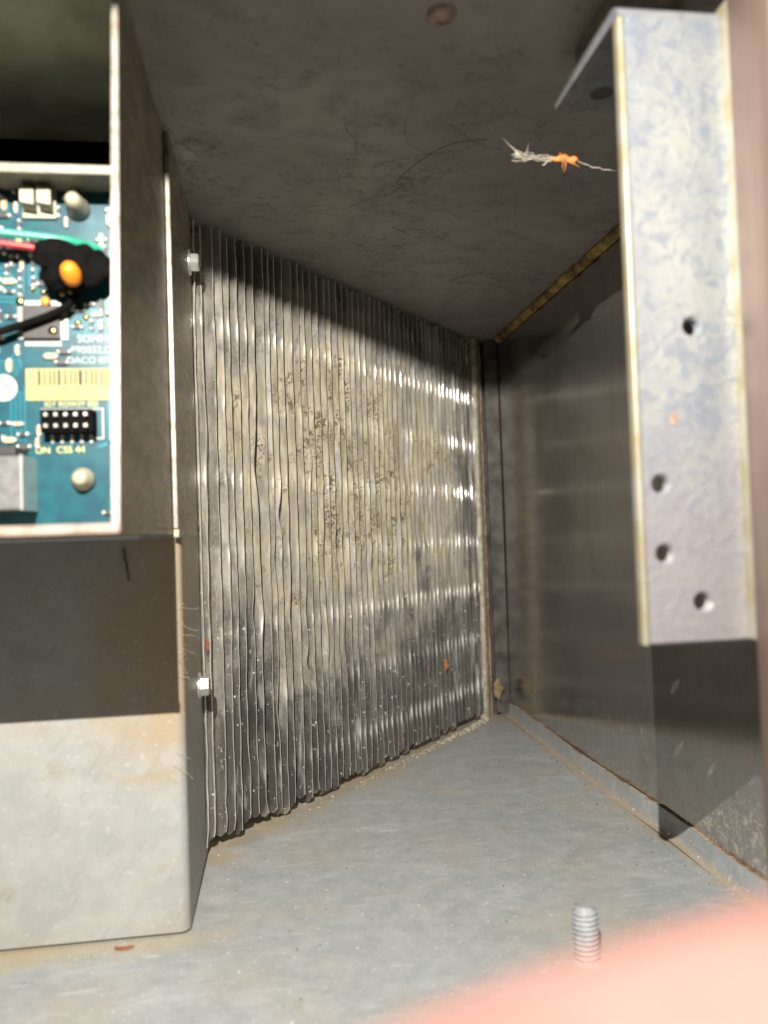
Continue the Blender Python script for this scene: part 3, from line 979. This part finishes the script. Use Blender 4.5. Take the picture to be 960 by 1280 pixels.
    def smd(x, z, vert, big, tan):
        L, Wd = (2.0, 1.2) if big else (1.4, .8)
        hx, hz = (Wd / 2, L / 2) if vert else (L / 2, Wd / 2)
        c = P(lambda m: m.box(x - hx, x + hx, PY - .75, PY - .03, z - hz, z + hz, .06), 'ceramic_capacitor' if tan else 'resistor', 'smd_tan' if tan else 'smd_blk')
        for s in (-1, 1):
            ex, ez = (0, s * (hz + .12)) if vert else (s * (hx + .12), 0)
            P(lambda m: m.lathe((x + ex, PY - .02, z + ez), (0, -1, 0), [(.58, 0), (.52, .4), (.28, .75), (0, .85)], 10), 'solder_joint', 'solder', c, smooth=True)
    spots = []
    for (x0, x1, z0, z1, n) in ((-57, -50.8, 62, 77, 17), (-57, -44.5, 53.5, 65, 30), (-56, -50.9, 36, 50, 7), (-56, -47.5, 20.8, 26, 8),
                                (-42.0, -31.5, 46, 52, 12), (-43.3, -41.5, 66, 76, 3), (-35, -29, 66, 76, 4), (-33, -28, 8, 28, 5), (-36.8, -33.5, 62, 67, 2), (-36, -32, 6, 11, 2), (-47, -42.5, 38.6, 41.6, 4)):
        k = 0; tries = 0
        while k < n and tries < 300:
            tries += 1
            x = rr.uniform(x0, x1); z = rr.uniform(z0, z1)
            if any(abs(x - a) < 1.9 and abs(z - b) < 1.9 for a, b in spots):
                continue
            if icx0 - 2 < x < icx1 + 2 and icz0 - 2 < z < icz1 + 2:
                continue
            spots.append((x, z)); k += 1
            smd(x, z, rr.random() < .55, rr.random() < .35, rr.random() < .45)
    for (x, z) in ((-42.6, 53.2), (-41.0, 53.8), (-38.0, 48.2), (-39.6, 47.0), (-46.4, 53.6), (-48.6, 54.2)):
        P(lambda m: m.lathe((x, PY - .02, z), (0, -1, 0), [(.7, 0), (.6, .35), (.25, .6), (0, .65)], 12), 'solder_joint', 'gold', smooth=True)
    P(lambda m: m.box(-34.9, -33.9, PY - 1.2, PY - .03, 61.5, 66, .2), 'terminal', 'cream')
    P(lambda m: m.box(-31.6, -30.9, PY - .8, PY - .03, 56, 60.5, .1), 'terminal', 'cream')

    # wiring that lies in front of the board
    def wire(name, label, mat, pts, r, cat='wire'):
        b = pts[0]
        mb = MB(b)
        # smooth the path
        P4 = [Vector(p) for p in pts]
        out = []
        for i in range(len(P4) - 1):
            p0 = P4[max(i - 1, 0)]; p1 = P4[i]; p2 = P4[i + 1]; p3 = P4[min(i + 2, len(P4) - 1)]
            for k in range(8):
                t = k / 8
                out.append(0.5 * ((2 * p1) + (-p0 + p2) * t + (2 * p0 - 5 * p1 + 4 * p2 - p3) * t * t + (-p0 + 3 * p1 - 3 * p2 + p3) * t ** 3))
        out.append(P4[-1])
        mb.tube(out, r, 10)
        o = mb.build(name, mat, smooth=True, auto=60)
        return tag(o, label, cat)
    wire('green_wire', 'green insulated wire crossing the circuit board near its top', 'green_w',
         [(-80, 163, 62), (-62, 166, 63.5), (-50, 168, 63.3), (-40, 170, 62.8), (-34.5, 173.8, 62.3)], 0.85)
    wire('red_wire', 'short red wire below the green wire on the circuit board', 'red_w',
         [(-80, 165, 59), (-60, 168, 61.6), (-48, 170, 61.4), (-42, 171.5, 60.4), (-38, 173, 57)], 0.75)
    wire('black_wire', 'thin black wire running diagonally across the square chip', 'black',
         [(-80, 168, 38.5), (-60, 170.5, 42.6), (-50, 171.8, 45.8), (-42, 172, 49.2), (-38.5, 172, 53.0)], 0.8)
    # bundle of black tape with its orange cap
    b = (-41, 170, 56)
    bd = empty('wire_bundle', *b)
    tag(bd, 'lump of black taped wires with an orange end cap on the circuit board', 'wire bundle')
    mb = MB(b)
    bmesh.ops.create_icosphere(mb.bm, subdivisions=4, radius=1.0)
    for v in mb.bm.verts:
        p = v.co.copy()
        d = 1 + 0.45 * mnoise.noise(p * 1.5 + Vector((3, 1, 2))) + 0.2 * mnoise.noise(p * 3.5)
        v.co = Vector((p.x * 6.2 * d + 1.6 * p.z + 1.6, p.y * 3.0 * d, p.z * 5.2 * d - 2.4 * p.x * 0.5 + 1.6))
    mb.build('tape', 'black', bd, smooth=True, loc=(0, 0, 0))
    mb = MB(b)
    mb.lathe((-38.2, 166.5, 53.0), (-0.12, -0.72, 0.5), [(1.3, 0), (1.8, 0.6), (1.95, 2.4), (1.5, 4.0), (0.8, 4.6), (0, 4.7)], 18)
    mb.build('end_cap', 'orange', bd, smooth=True, loc=(0, 0, 0))
build_board()

# ================================================================== BRACKET
def build_bracket():
    BY = 132.0
    base = (72, BY, -20.5)
    br = empty('mounting_bracket', *base)
    tag(br, 'zinc plated metal bracket with tapped holes hanging at the right', 'bracket')
    x0, x1 = 63.2, 82.6
    zb, zt = -20.2, 91.0
    T = 2.4
    holes = [(74.6, 35.3), (67.5, 7.4), (67.7, -4.8), (74.4, -13.5)]
    HR, NS = 1.62, 20
    # front plate: cells of a grid, some of them pierced
    def plate():
        mb = MB(base)
        xs = sorted({x0 + .9, x1, 65.0, 70.2, 71.6, 77.4})
        xs = [x0 + 1.0, 70.9, x1]
        # column split, each column cut into rows so that each hole sits in its own cell
        cols = [(x0 + 1.0, 70.9, [h for h in holes if h[0] < 70.9]), (70.9, x1, [h for h in holes if h[0] >= 70.9])]
        for (a, b, hs) in cols:
            hs = sorted(hs, key=lambda h: h[1])
            zs = [zb]
            for h in hs:
                zs += [h[1] - 3.0, h[1] + 3.0]
            zs.append(zt)
            cells = []
            for i in range(len(zs) - 1):
                hh = hs[(i - 1) // 2] if i % 2 == 1 else None
                cells.append((zs[i], zs[i + 1], hh))
            for (z0, z1, hh) in cells:
                if hh is None:
                    nseg = max(1, int((z1 - z0) / 8))
                    for k in range(nseg):
                        za = z0 + (z1 - z0) * k / nseg; zc = z0 + (z1 - z0) * (k + 1) / nseg
                        for y, fl in ((BY, 0), (BY + T, 1)):
                            q = [mb.v((a, y, za)), mb.v((b, y, za)), mb.v((b, y, zc)), mb.v((a, y, zc))]
                            mb.face(q if not fl else q[::-1])
                else:
                    for y, fl, rad in ((BY, 0, HR + .35), (BY + T, 1, HR)):
                        ring = []; outr = []
                        for k in range(NS):
                            an = 2 * pi * k / NS + pi / NS
                            ring.append(mb.v((hh[0] + rad * cos(an), y, hh[1] + rad * sin(an))))
                            # project the direction to the cell border
                            dx, dz = cos(an), sin(an)
                            tx = ((b if dx > 0 else a) - hh[0]) / dx if abs(dx) > 1e-9 else 1e9
                            tz = ((z1 if dz > 0 else z0) - hh[1]) / dz if abs(dz) > 1e-9 else 1e9
                            t = min(tx, tz)
                            outr.append(mb.v((hh[0] + dx * t, y, hh[1] + dz * t)))
                        for k in range(NS):
                            j = (k + 1) % NS
                            q = [ring[k], outr[k], outr[j], ring[j]]
                            mb.face(q if fl else q[::-1])
                            pa, pb = outr[k].co, outr[j].co
                            if abs(pa.x - pb.x) > 1e-4 and abs(pa.z - pb.z) > 1e-4:
                                # corner of the cell between two border points
                                cxn = (b if (pa.x + pb.x) / 2 + base[0] > hh[0] else a)
                                czn = (z1 if (pa.z + pb.z) / 2 + base[2] > hh[1] else z0)
                                mb.face([outr[k], mb.v((cxn, y, czn)), outr[j]])
                    # bore with a chamfer
                    prof = [(HR + .35, BY), (HR, BY + .4)]
                    for kk in range(5):
                        prof += [(HR - .14, BY + .55 + kk * .36), (HR, BY + .73 + kk * .36)]
                    prof.append((HR, BY + T))
                    rows = [[mb.v((hh[0] + r * cos(2 * pi * k / NS + pi / NS), y, hh[1] + r * sin(2 * pi * k / NS + pi / NS))) for k in range(NS)] for r, y in prof]
                    for p, q in zip(rows, rows[1:]):
                        for k in range(NS):
                            mb.face([p[k], p[(k + 1) % NS], q[(k + 1) % NS], q[k]])
        # bottom end
        n = 6
        f0 = [(BY, zb), (BY + T, zb)]
        q = [mb.v((x0 + 1, BY, zb)), mb.v((x1, BY, zb)), mb.v((x1, BY + .5, zb - .45)), mb.v((x0 + 1, BY + .5, zb - .45))]
        mb.face(q)
        q2 = [mb.v((x0 + 1, BY + .5, zb - .45)), mb.v((x1, BY + .5, zb - .45)), mb.v((x1, BY + T, zb - .45)), mb.v((x0 + 1, BY + T, zb - .45))]
        mb.face(q2)
        bmesh.ops.remove_doubles(mb.bm, verts=list(mb.bm.verts), dist=1e-4)
        o = mb.build('plate', 'zinc', br, loc=(0, 0, 0))
        offv = Vector((base[0] * S, base[1] * S, (base[2] - FLOOR) * S))
        for v in o.data.vertices: v.co += offv
        o.location = -offv
        return o
    plate()
    # rounded left edge and right-hand return, slightly yellow passivation
    mb = MB(base)
    mb.box(x0 - .05, x0 + 0.98, BY - .05, BY + T + .05, zb - .5, zt, .35, 0, 3)
    mb.build('left_edge', 'zinc_edge', br, loc=(0, 0, 0), smooth=True, auto=40)
    mb = MB(base)
    mb.box(x1 + .02, x1 + 1.5, BY - 4.2, BY + T, zb - .3, zt + 3, .5, 0, 3)
    mb.build('right_return', 'zinc_edge', br, loc=(0, 0, 0), smooth=True, auto=40)
    # bend at the top and the tab that runs back under the ceiling
    mb = MB(base)
    prof = [(BY, zt + .02)]
    for k in range(1, 7):
        a = pi / 2 * k / 6
        prof.append((BY + 2.6 - 2.6 * cos(a), zt + 2.6 * sin(a)))
    prof += [(164.0, zt + 2.6)]
    inner = [(BY + T, zt + .02), (BY + T + .2, zt + .2), (164.0, zt + .2)]
    poly = prof + inner[::-1]
    a = [mb.v((x0, y, z)) for y, z in poly]; b = [mb.v((x1, y, z)) for y, z in poly]
    mb.face(a); mb.face(b[::-1])
    for i in range(len(poly)):
        j = (i + 1) % len(poly)
        mb.face([a[i], b[i], b[j], a[j]])
    tab = mb.build('tab', 'zinc', br, loc=(0, 0, 0))
    mb = MB(base)
    mb.lathe((70.8, 157, zt + .15), (0, 0, -1), [(2.4, -.5), (2.4, .02), (0, .03)], 20)
    mb.build('slot', 'dark', tab, loc=(0, 0, 0))
    mb = MB(base)
    mb.box(66.5, 80, 140, 160, zt + 2.62, 101.95, .3)
    mb.build('spacer', 'galv', br, loc=(0, 0, 0))
    mb = MB(base)
    bmesh.ops.create_icosphere(mb.bm, subdivisions=2, radius=1.0)
    for v in mb.bm.verts:
        v.co = Vector((70.4 + v.co.x * .55 - base[0], BY - .02 + v.co.y * .08 - base[1], 18.8 + v.co.z * 1.1 * (1 + .3 * sin(5 * v.co.x)) - base[2]))
    mb.build('rust_spot', 'rust', br, smooth=True, loc=(0, 0, 0))
build_bracket()

# ================================================================== DOOR JAMB
def build_jamb():
    base = (92, 118, FLOOR)
    mb = MB(base)
    mb.box(78.5, 108, 112, 124, -96, 101.9, 1.2, 0, 3)
    o = mb.build('door_jamb', 'jamb', smooth=True, auto=40)
    tag(o, 'pinkish stainless door jamb, blurred strip along the right edge', 'door jamb')
build_jamb()

# ================================================================== FOAM STRIP
def build_foam():
    base = (118, 260, 96)
    mb = MB(base)
    rr = random.Random(3)
    rows = []
    n = 90
    for i in range(n + 1):
        y = 132 + (404 - 132) * i / n
        e = mnoise.noise(Vector((y * .12, 0, 0))) * 0.8 + rr.uniform(-.25, .25)
        e2 = mnoise.noise(Vector((y * .09, 5, 0))) * 0.9 + rr.uniform(-.25, .25)
        pr = [(119.8, 101.9), (117.6 + e, 101.9), (117.2 + e, 101.0), (117.6 + e, 99.9 + e2 * .4), (118.4 + e * .6, 99.2 + e2 * .7), (119.6, 98.8 + e2 * .7)]
        rows.append([mb.v((x, y, z)) for x, z in pr])
    for a, b in zip(rows, rows[1:]):
        for k in range(len(a)):
            mb.face([a[k], a[(k + 1) % len(a)], b[(k + 1) % len(a)], b[k]])
    mb.face(rows[0]); mb.face(rows[-1])
    o = mb.build('foam_strip', 'foam')
    tag(o, 'crumbling yellow foam strip along the top of the steel wall', 'foam strip')
build_foam()

# ================================================================== STUD
def build_stud():
    base = (66.5, 174.0, FLOOR)
    st = empty('threaded_stud', *base)
    tag(st, 'short threaded zinc stud standing upright on the grey floor', 'stud')
    mb = MB(base)
    # helical thread
    n = 28; r0, r1 = 2.15, 2.9; p = 1.05; z0, z1 = -95.9, -84.6
    per = 4
    turns = (z1 - z0) / p
    N = int(turns * n)
    rows = []
    for i in range(N + 1):
        a = 2 * pi * i / n; z = z0 + p * i / n
        fade = min(1.0, (z1 - z) / 1.2)
        rr1 = r0 + (r1 - r0) * max(0.0, fade)
        rows.append([mb.v((base[0] + r * cos(a), base[1] + r * sin(a), z + dz)) for r, dz in ((r0, 0), (rr1, .42), (rr1, .54), (r0, .98))])
    for a, b in zip(rows, rows[1:]):
        for k in range(3):
            mb.face([a[k], a[k + 1], b[k + 1], b[k]])
    mb.lathe((base[0], base[1], z0), (0, 0, 1), [(r0 - .02, 0), (r0 - .02, z1 - z0 + .2), (1.9, z1 - z0 + .6), (0, z1 - z0 + .62)], 28)
    mb.build('thread', 'stud', st, smooth=True, auto=22, loc=(0, 0, 0))
    mb = MB(base)
    mb.lathe((base[0], base[1], FLOOR + .004), (0, 0, 1), [(3.5, 0), (3.4, .15), (3.1, .3), (2.9, .5)], 28)
    mb.build('weld_collar', 'floor', st, smooth=True, auto=50, loc=(0, 0, 0))
build_stud()

# ================================================================== DEBRIS
def flake(name, label, mat, c, nrm, a, bb, seed, cat='leaf fragment', group=None, thick=.18):
    c = Vector(c); nrm = Vector(nrm).normalized()
    up = Vector((0, 0, 1)) if abs(nrm.z) < .9 else Vector((0, 1, 0))
    s = nrm.cross(up).normalized(); t = s.cross(nrm)
    rr = random.Random(seed)
    mb = MB(c)
    n = 14
    rad = [rr.uniform(.65, 1.15) for _ in range(n)]
    top = []; bot = []
    for k in range(n):
        an = 2 * pi * k / n
        p = c + s * a * cos(an) * rad[k] + t * bb * sin(an) * rad[k] + nrm * (.25 * a * (cos(an) ** 2) * rr.uniform(.3, 1.2))
        top.append(mb.v(p + nrm * thick)); bot.append(mb.v(p))
    ct = mb.v(c + nrm * thick); cb_ = mb.v(c)
    for k in range(n):
        j = (k + 1) % n
        mb.face([ct, top[k], top[j]]); mb.face([cb_, bot[j], bot[k]]); mb.face([top[k], bot[k], bot[j], top[j]])
    o = mb.build(name, mat)
    return tag(o, label, cat, group)

def build_debris():
    cn = (CN.x, CN.y, .1)
    p = cp((Vector((76.6, 370)) - CA).length, -1.3, -61)
    flake('leaf_fragment', 'small orange leaf fragment caught on the fins low at the far end', 'leaf', p, cn, 1.6, 3.6, 4)
    p = cp(1.6, -.9, -31.6)
    flake('leaf_fragment', 'tiny dark red-brown leaf fragment wedged beside the first fin', 'leaf_b', p, cn, .8, 2.6, 9)
    flake('leaf_fragment', 'tiny brown leaf crumb on the floor before the control box', 'leaf_b', (-38.1, 200.0, -95.9), (0, 0, 1), 2.4, .9, 12)
    flake('dirt_clump', 'brown dirt clump lodged in the far corner beside the coil flange', 'clump', (113.2, 404, -80.5), (-.6, -.8, 0.1), 2.6, 5.5, 3, 'dirt clump', thick=2.0)
    # orange husk hanging in a web below the ceiling
    hc = (74.5, 181.0, 89.0)
    hk = empty('insect_husk', *hc)
    tag(hk, 'dried orange husk tangled in cobweb threads below the ceiling', 'husk')
    mb = MB(hc)
    ax = Vector((1, .12, .06)).normalized()
    c0 = Vector((68.3, 180.8, 88.6))
    mb.lathe(c0, ax, [(.15, 0), (.5, .5), (.75, 1.6), (.95, 3.2), (.7, 4.6), (.95, 5.4), (.75, 6.4), (.3, 7.2), (0, 7.4)], 14)
    for v in mb.bm.verts:
        q = v.co
        v.co += Vector((0, .25 * sin(q.x * 2.3), .3 * sin(q.x * 1.4)))
    mb.build('body', 'leaf', hk, smooth=True, loc=(0, 0, 0))
    rr = random.Random(8)
    for k in range(5):
        q0 = c0 + ax * rr.uniform(2, 7)
        mb = MB(hc)
        pts = [q0]
        d = Vector((rr.uniform(-.8, .8), rr.uniform(-.5, .3), rr.choice((-1, 1)) * rr.uniform(.5, 1)))
        for j in range(3):
            pts.append(pts[-1] + d * rr.uniform(.7, 1.3)); d += Vector((rr.uniform(-.7, .7), 0, rr.uniform(-.6, .6)))
        mb.tube(pts, [.16, .13, .1, .05], 6)
        mb.build('leg', 'leaf', hk, smooth=True, loc=(0, 0, 0))
    def strand(mb, a, b, sag, r, n=14, jit=.35):
        a = Vector(a); b = Vector(b)
        pts = []
        for i in range(n + 1):
            t = i / n
            q = a.lerp(b, t) + Vector((rr.uniform(-jit, jit), rr.uniform(-jit, jit), -sag * 4 * t * (1 - t) + rr.uniform(-jit, jit)))
            pts.append(q)
        mb.tube(pts, r, 5)
    mb = MB(hc)
    for k in range(7):
        strand(mb, (60.0 + rr.uniform(-1.5, 1), 180 + rr.uniform(-1, 1), 88.8 + rr.uniform(-.8, .8)), (70 + rr.uniform(-1, 2), 181, 88.5 + rr.uniform(-.5, .5)), rr.uniform(-.5, .5), .055, 12, .4)
    for k in range(5):
        strand(mb, (59.5 + rr.uniform(-1, 1), 180, 88.8), (60.5 + rr.uniform(-1, 1.5), 180.5, 88.5 + rr.uniform(-1.4, 1.8)), 0, .07, 8, .5)
    mb.build('tangle', 'web', hk, loc=(0, 0, 0))
    mb = MB(hc)
    strand(mb, (60, 180, 89), (52.5, 179, 95.5), 0, .1, 10, .15)
    strand(mb, (62, 180.4, 89.6), (63.4, 181, 95.2), 0, .08, 8, .2)
    strand(mb, (71.5, 181, 89.6), (73.2, 182, 95.8), 0, .09, 8, .15)
    strand(mb, (75, 181.4, 88.6), (86, 184, 87.5), .4, .08, 12, .15)
    strand(mb, (68, 180.4, 88.2), (66, 180.8, 86.8), 0, .1, 6, .2)
    mb.build('thread', 'web', hk, loc=(0, 0, 0))
    # sooty cobweb threads on the ceiling
    mb = MB((40, 220, 102))
    def cstr(x0, y0, x1, y1, bend, r):
        pts = []
        n = 18
        for i in range(n + 1):
            t = i / n
            x = x0 + (x1 - x0) * t + bend * sin(pi * t) + rr.uniform(-.35, .35)
            y = y0 + (y1 - y0) * t + bend * .5 * sin(2 * pi * t) + rr.uniform(-.35, .35)
            pts.append((x, y, 101.75 + rr.uniform(-.15, .1)))
        mb.tube(pts, r, 4)
    cstr(58, 198, 38, 226, -6, .07); cstr(58, 198, 30, 215, 3, .04); cstr(40, 226, 26, 243, 2, .05)
    for k in range(14):
        x = rr.uniform(-5, 70); y = rr.uniform(172, 300)
        an = rr.uniform(.2, 1.6); L = rr.uniform(6, 26)
        cstr(x, y, x + L * cos(an), y + L * sin(an), rr.uniform(-4, 4), rr.uniform(.025, .05))
    o = mb.build('ceiling_cobweb', 'darkweb')
    tag(o, 'sooty cobweb threads stuck to the ceiling sheet', 'cobweb', kind='stuff')
    # fibres on the corner of the lower cover
    mb = MB((-23, 206, -20))
    for k in range(16):
        z = rr.choice((-16, -18, -26, -30, -52, -56)) + rr.uniform(-4, 4)
        a = Vector((-25.5 + rr.uniform(-1, 1.5), 203.6 + rr.uniform(-.3, .8), z))
        strand(mb, a, a + Vector((rr.uniform(1.5, 5.5), rr.uniform(-1, 3), rr.uniform(-5, 2))), rr.uniform(-1, 1), rr.uniform(.025, .05), 10, .18)
    o = mb.build('fibre_tuft', 'hair')
    tag(o, 'thin tan fibres clinging to the rounded edge of the lower cover', 'fibres', kind='stuff')
    mb = MB((-40, 203, -3))
    strand(mb, (-36.6, 203.2, -1), (-35.2, 202.6, -9), 0, .3, 10, .2)
    o = mb.build('dangling_thread', 'darkweb')
    tag(o, 'short dark thread dangling below the tray ledge', 'thread')
    # grit on the floor, crumbs along the coil foot
    def grains(name, label, mat, pts, seed):
        r2 = random.Random(seed)
        mb = MB((40, 260, FLOOR))
        for (x, y, z, r) in pts:
            m = MB()
            vs_ = []
            tt = [Vector((1, 1, 1)), Vector((-1, -1, 1)), Vector((-1, 1, -1)), Vector((1, -1, -1)), Vector((0, 0, 1.5)), Vector((1.3, 0, -.2))]
            c = Vector((x, y, z + r * .5))
            sc = Vector((r2.uniform(.6, 1.5), r2.uniform(.6, 1.5), r2.uniform(.5, 1.0)))
            e = Matrix.Rotation(r2.uniform(0, 6.28), 3, 'Z')
            vv = [mb.v(c + e @ Vector((t.x * sc.x * r2.uniform(.5, 1), t.y * sc.y * r2.uniform(.5, 1), t.z * sc.z * r2.uniform(.5, 1))) * r * .6) for t in tt[:4]]
            for q in ((0, 1, 2), (0, 3, 1), (0, 2, 3), (1, 3, 2)):
                mb.face([vv[i] for i in q])
        o = mb.build(name, mat)
        return tag(o, label, 'grit' if 'grit' in name else 'crumbs', kind='stuff')
    pts = []
    for k in range(110):
        x = rr.uniform(-20, 114); y = rr.uniform(150, 360)
        if (x - CA.x) * CN.x + (y - CA.y) * CN.y < 3: continue
        pts.append((x, y, FLOOR, rr.uniform(.12, .38)))
    for k in range(90):
        y = rr.uniform(150, 395); pts.append((rr.gauss(113, 2.4) if rr.random() < .7 else rr.gauss(108, 5), y, FLOOR, rr.uniform(.12, .45)))
    pts = [p for p in pts if p[0] < 116]
    grains('floor_grit', 'dark grit scattered over the grey floor and along its flange', 'dcrumb', pts, 2)
    pts = []
    for k in range(420):
        s = CLEN * (1 - abs(rr.gauss(0, .28)))
        if s < 0: continue
        q = cp(min(s, CLEN + 6), -abs(rr.gauss(0, 2.2)) - .2, FLOOR)
        pts.append((q.x, q.y, FLOOR, rr.uniform(.2, .6 + .9 * max(0, s / CLEN - .5))))
    for k in range(60):
        pts.append((rr.uniform(-15, 112), rr.uniform(150, 330), FLOOR, rr.uniform(.1, .34)))
    pts = [p for p in pts if (p[0] - CA.x) * CN.x + (p[1] - CA.y) * CN.y > .1 and p[0] < 117]
    grains('pale_crumbs', 'pale crumbs of corroded dust heaped at the foot of the coil', 'crumb', pts, 6)
build_debris()

# ================================================================== HAND
def build_hand():
    base = (60, 30, -40)
    b = Vector(base)
    me = bpy.data.meshes.new('person_hand')
    V = []; E = []; Rr = []
    def add(p, r, link=None):
        V.append((Vector(p) - b) * S); Rr.append(r * S)
        if link is not None: E.append((link, len(V) - 1))
        return len(V) - 1
    # wrist to palm
    w0 = add((150, 6, -70), 21)
    w1 = add((122, 12, -56), 20, w0)
    p0 = add((100, 18, -46), 20, w1)
    # index finger: lies across the lower edge of the view
    i0 = add((70, 22, -29), 10.5, p0)
    i1 = add((44, 21, -16.4), 9.2, i0)
    i2 = add((26, 20, -17.2), 8.6, i1)
    i3 = add((9, 20, -19.3), 7.8, i2)
    i4 = add((-4.5, 20, -21.0), 6.4, i3)
    # middle, ring, little: stacked below, curling back
    for (dz, dy, ln, rr_) in ((-17, -6, 1.0, 8.4), (-33, -12, .93, 8.0), (-48, -17, .78, 7.0)):
        a0 = add((74, 24 + dy, -34 + dz), rr_ + 1.8, p0)
        a1 = add((74 - 24 * ln, 28 + dy, -30 + dz), rr_, a0)
        a2 = add((74 - 40 * ln, 22 + dy, -33 + dz), rr_ - .6, a1)
        a3 = add((74 - 46 * ln, 10 + dy, -37 + dz), rr_ - 1.4, a2)
    # thumb leaves the side of the palm
    t0 = add((104, -4, -34), 12, p0)
    t1 = add((82, -22, -24), 9.6, t0)
    t2 = add((62, -30, -20), 8.6, t1)
    t3 = add((48, -34, -19), 6.8, t2)
    me.from_pydata(V, E, [])
    o = bpy.data.objects.new('person_hand', me)
    COL.objects.link(o)
    sk = o.modifiers.new('skin', 'SKIN')
    sk.use_smooth_shade = True
    for v, r in zip(me.skin_vertices[0].data, Rr):
        v.radius = (r, r)
    me.skin_vertices[0].data[p0].use_root = True
    me.skin_vertices[0].data[p0].radius = (0.020, 0.020)
    ss = o.modifiers.new('sub', 'SUBSURF'); ss.levels = 2; ss.render_levels = 2
    dg = bpy.context.evaluated_depsgraph_get(); dg.update()
    m2 = bpy.data.meshes.new_from_object(o.evaluated_get(dg))
    bpy.data.objects.remove(o, do_unlink=True)
    m2.name = 'person_hand'
    m2.materials.clear(); m2.materials.append(MAT['skin'])
    for p in m2.polygons: p.use_smooth = True
    o = bpy.data.objects.new('person_hand', m2)
    o.location = w(*base)
    COL.objects.link(o)
    tag(o, 'pink fingertip held close to the lens, blurred at the bottom right', 'person')
    mb = MB(base)
    bmesh.ops.create_icosphere(mb.bm, subdivisions=3, radius=1.0)
    for v in mb.bm.verts:
        q = v.co
        v.co = Vector((4.2, 26.0, -22.2)) - b + Vector((q.x * 6.0, q.y * 1.2, q.z * 4.2))
    mb.build('nail', 'nail', o, smooth=True, loc=(0, 0, 0))
build_hand()

scene.render.engine = 'CYCLES'
scene.cycles.max_bounces = 8
scene.cycles.diffuse_bounces = 4
scene.cycles.glossy_bounces = 5
scene.cycles.sample_clamp_indirect = 6.0
scene.cycles.caustics_reflective = True
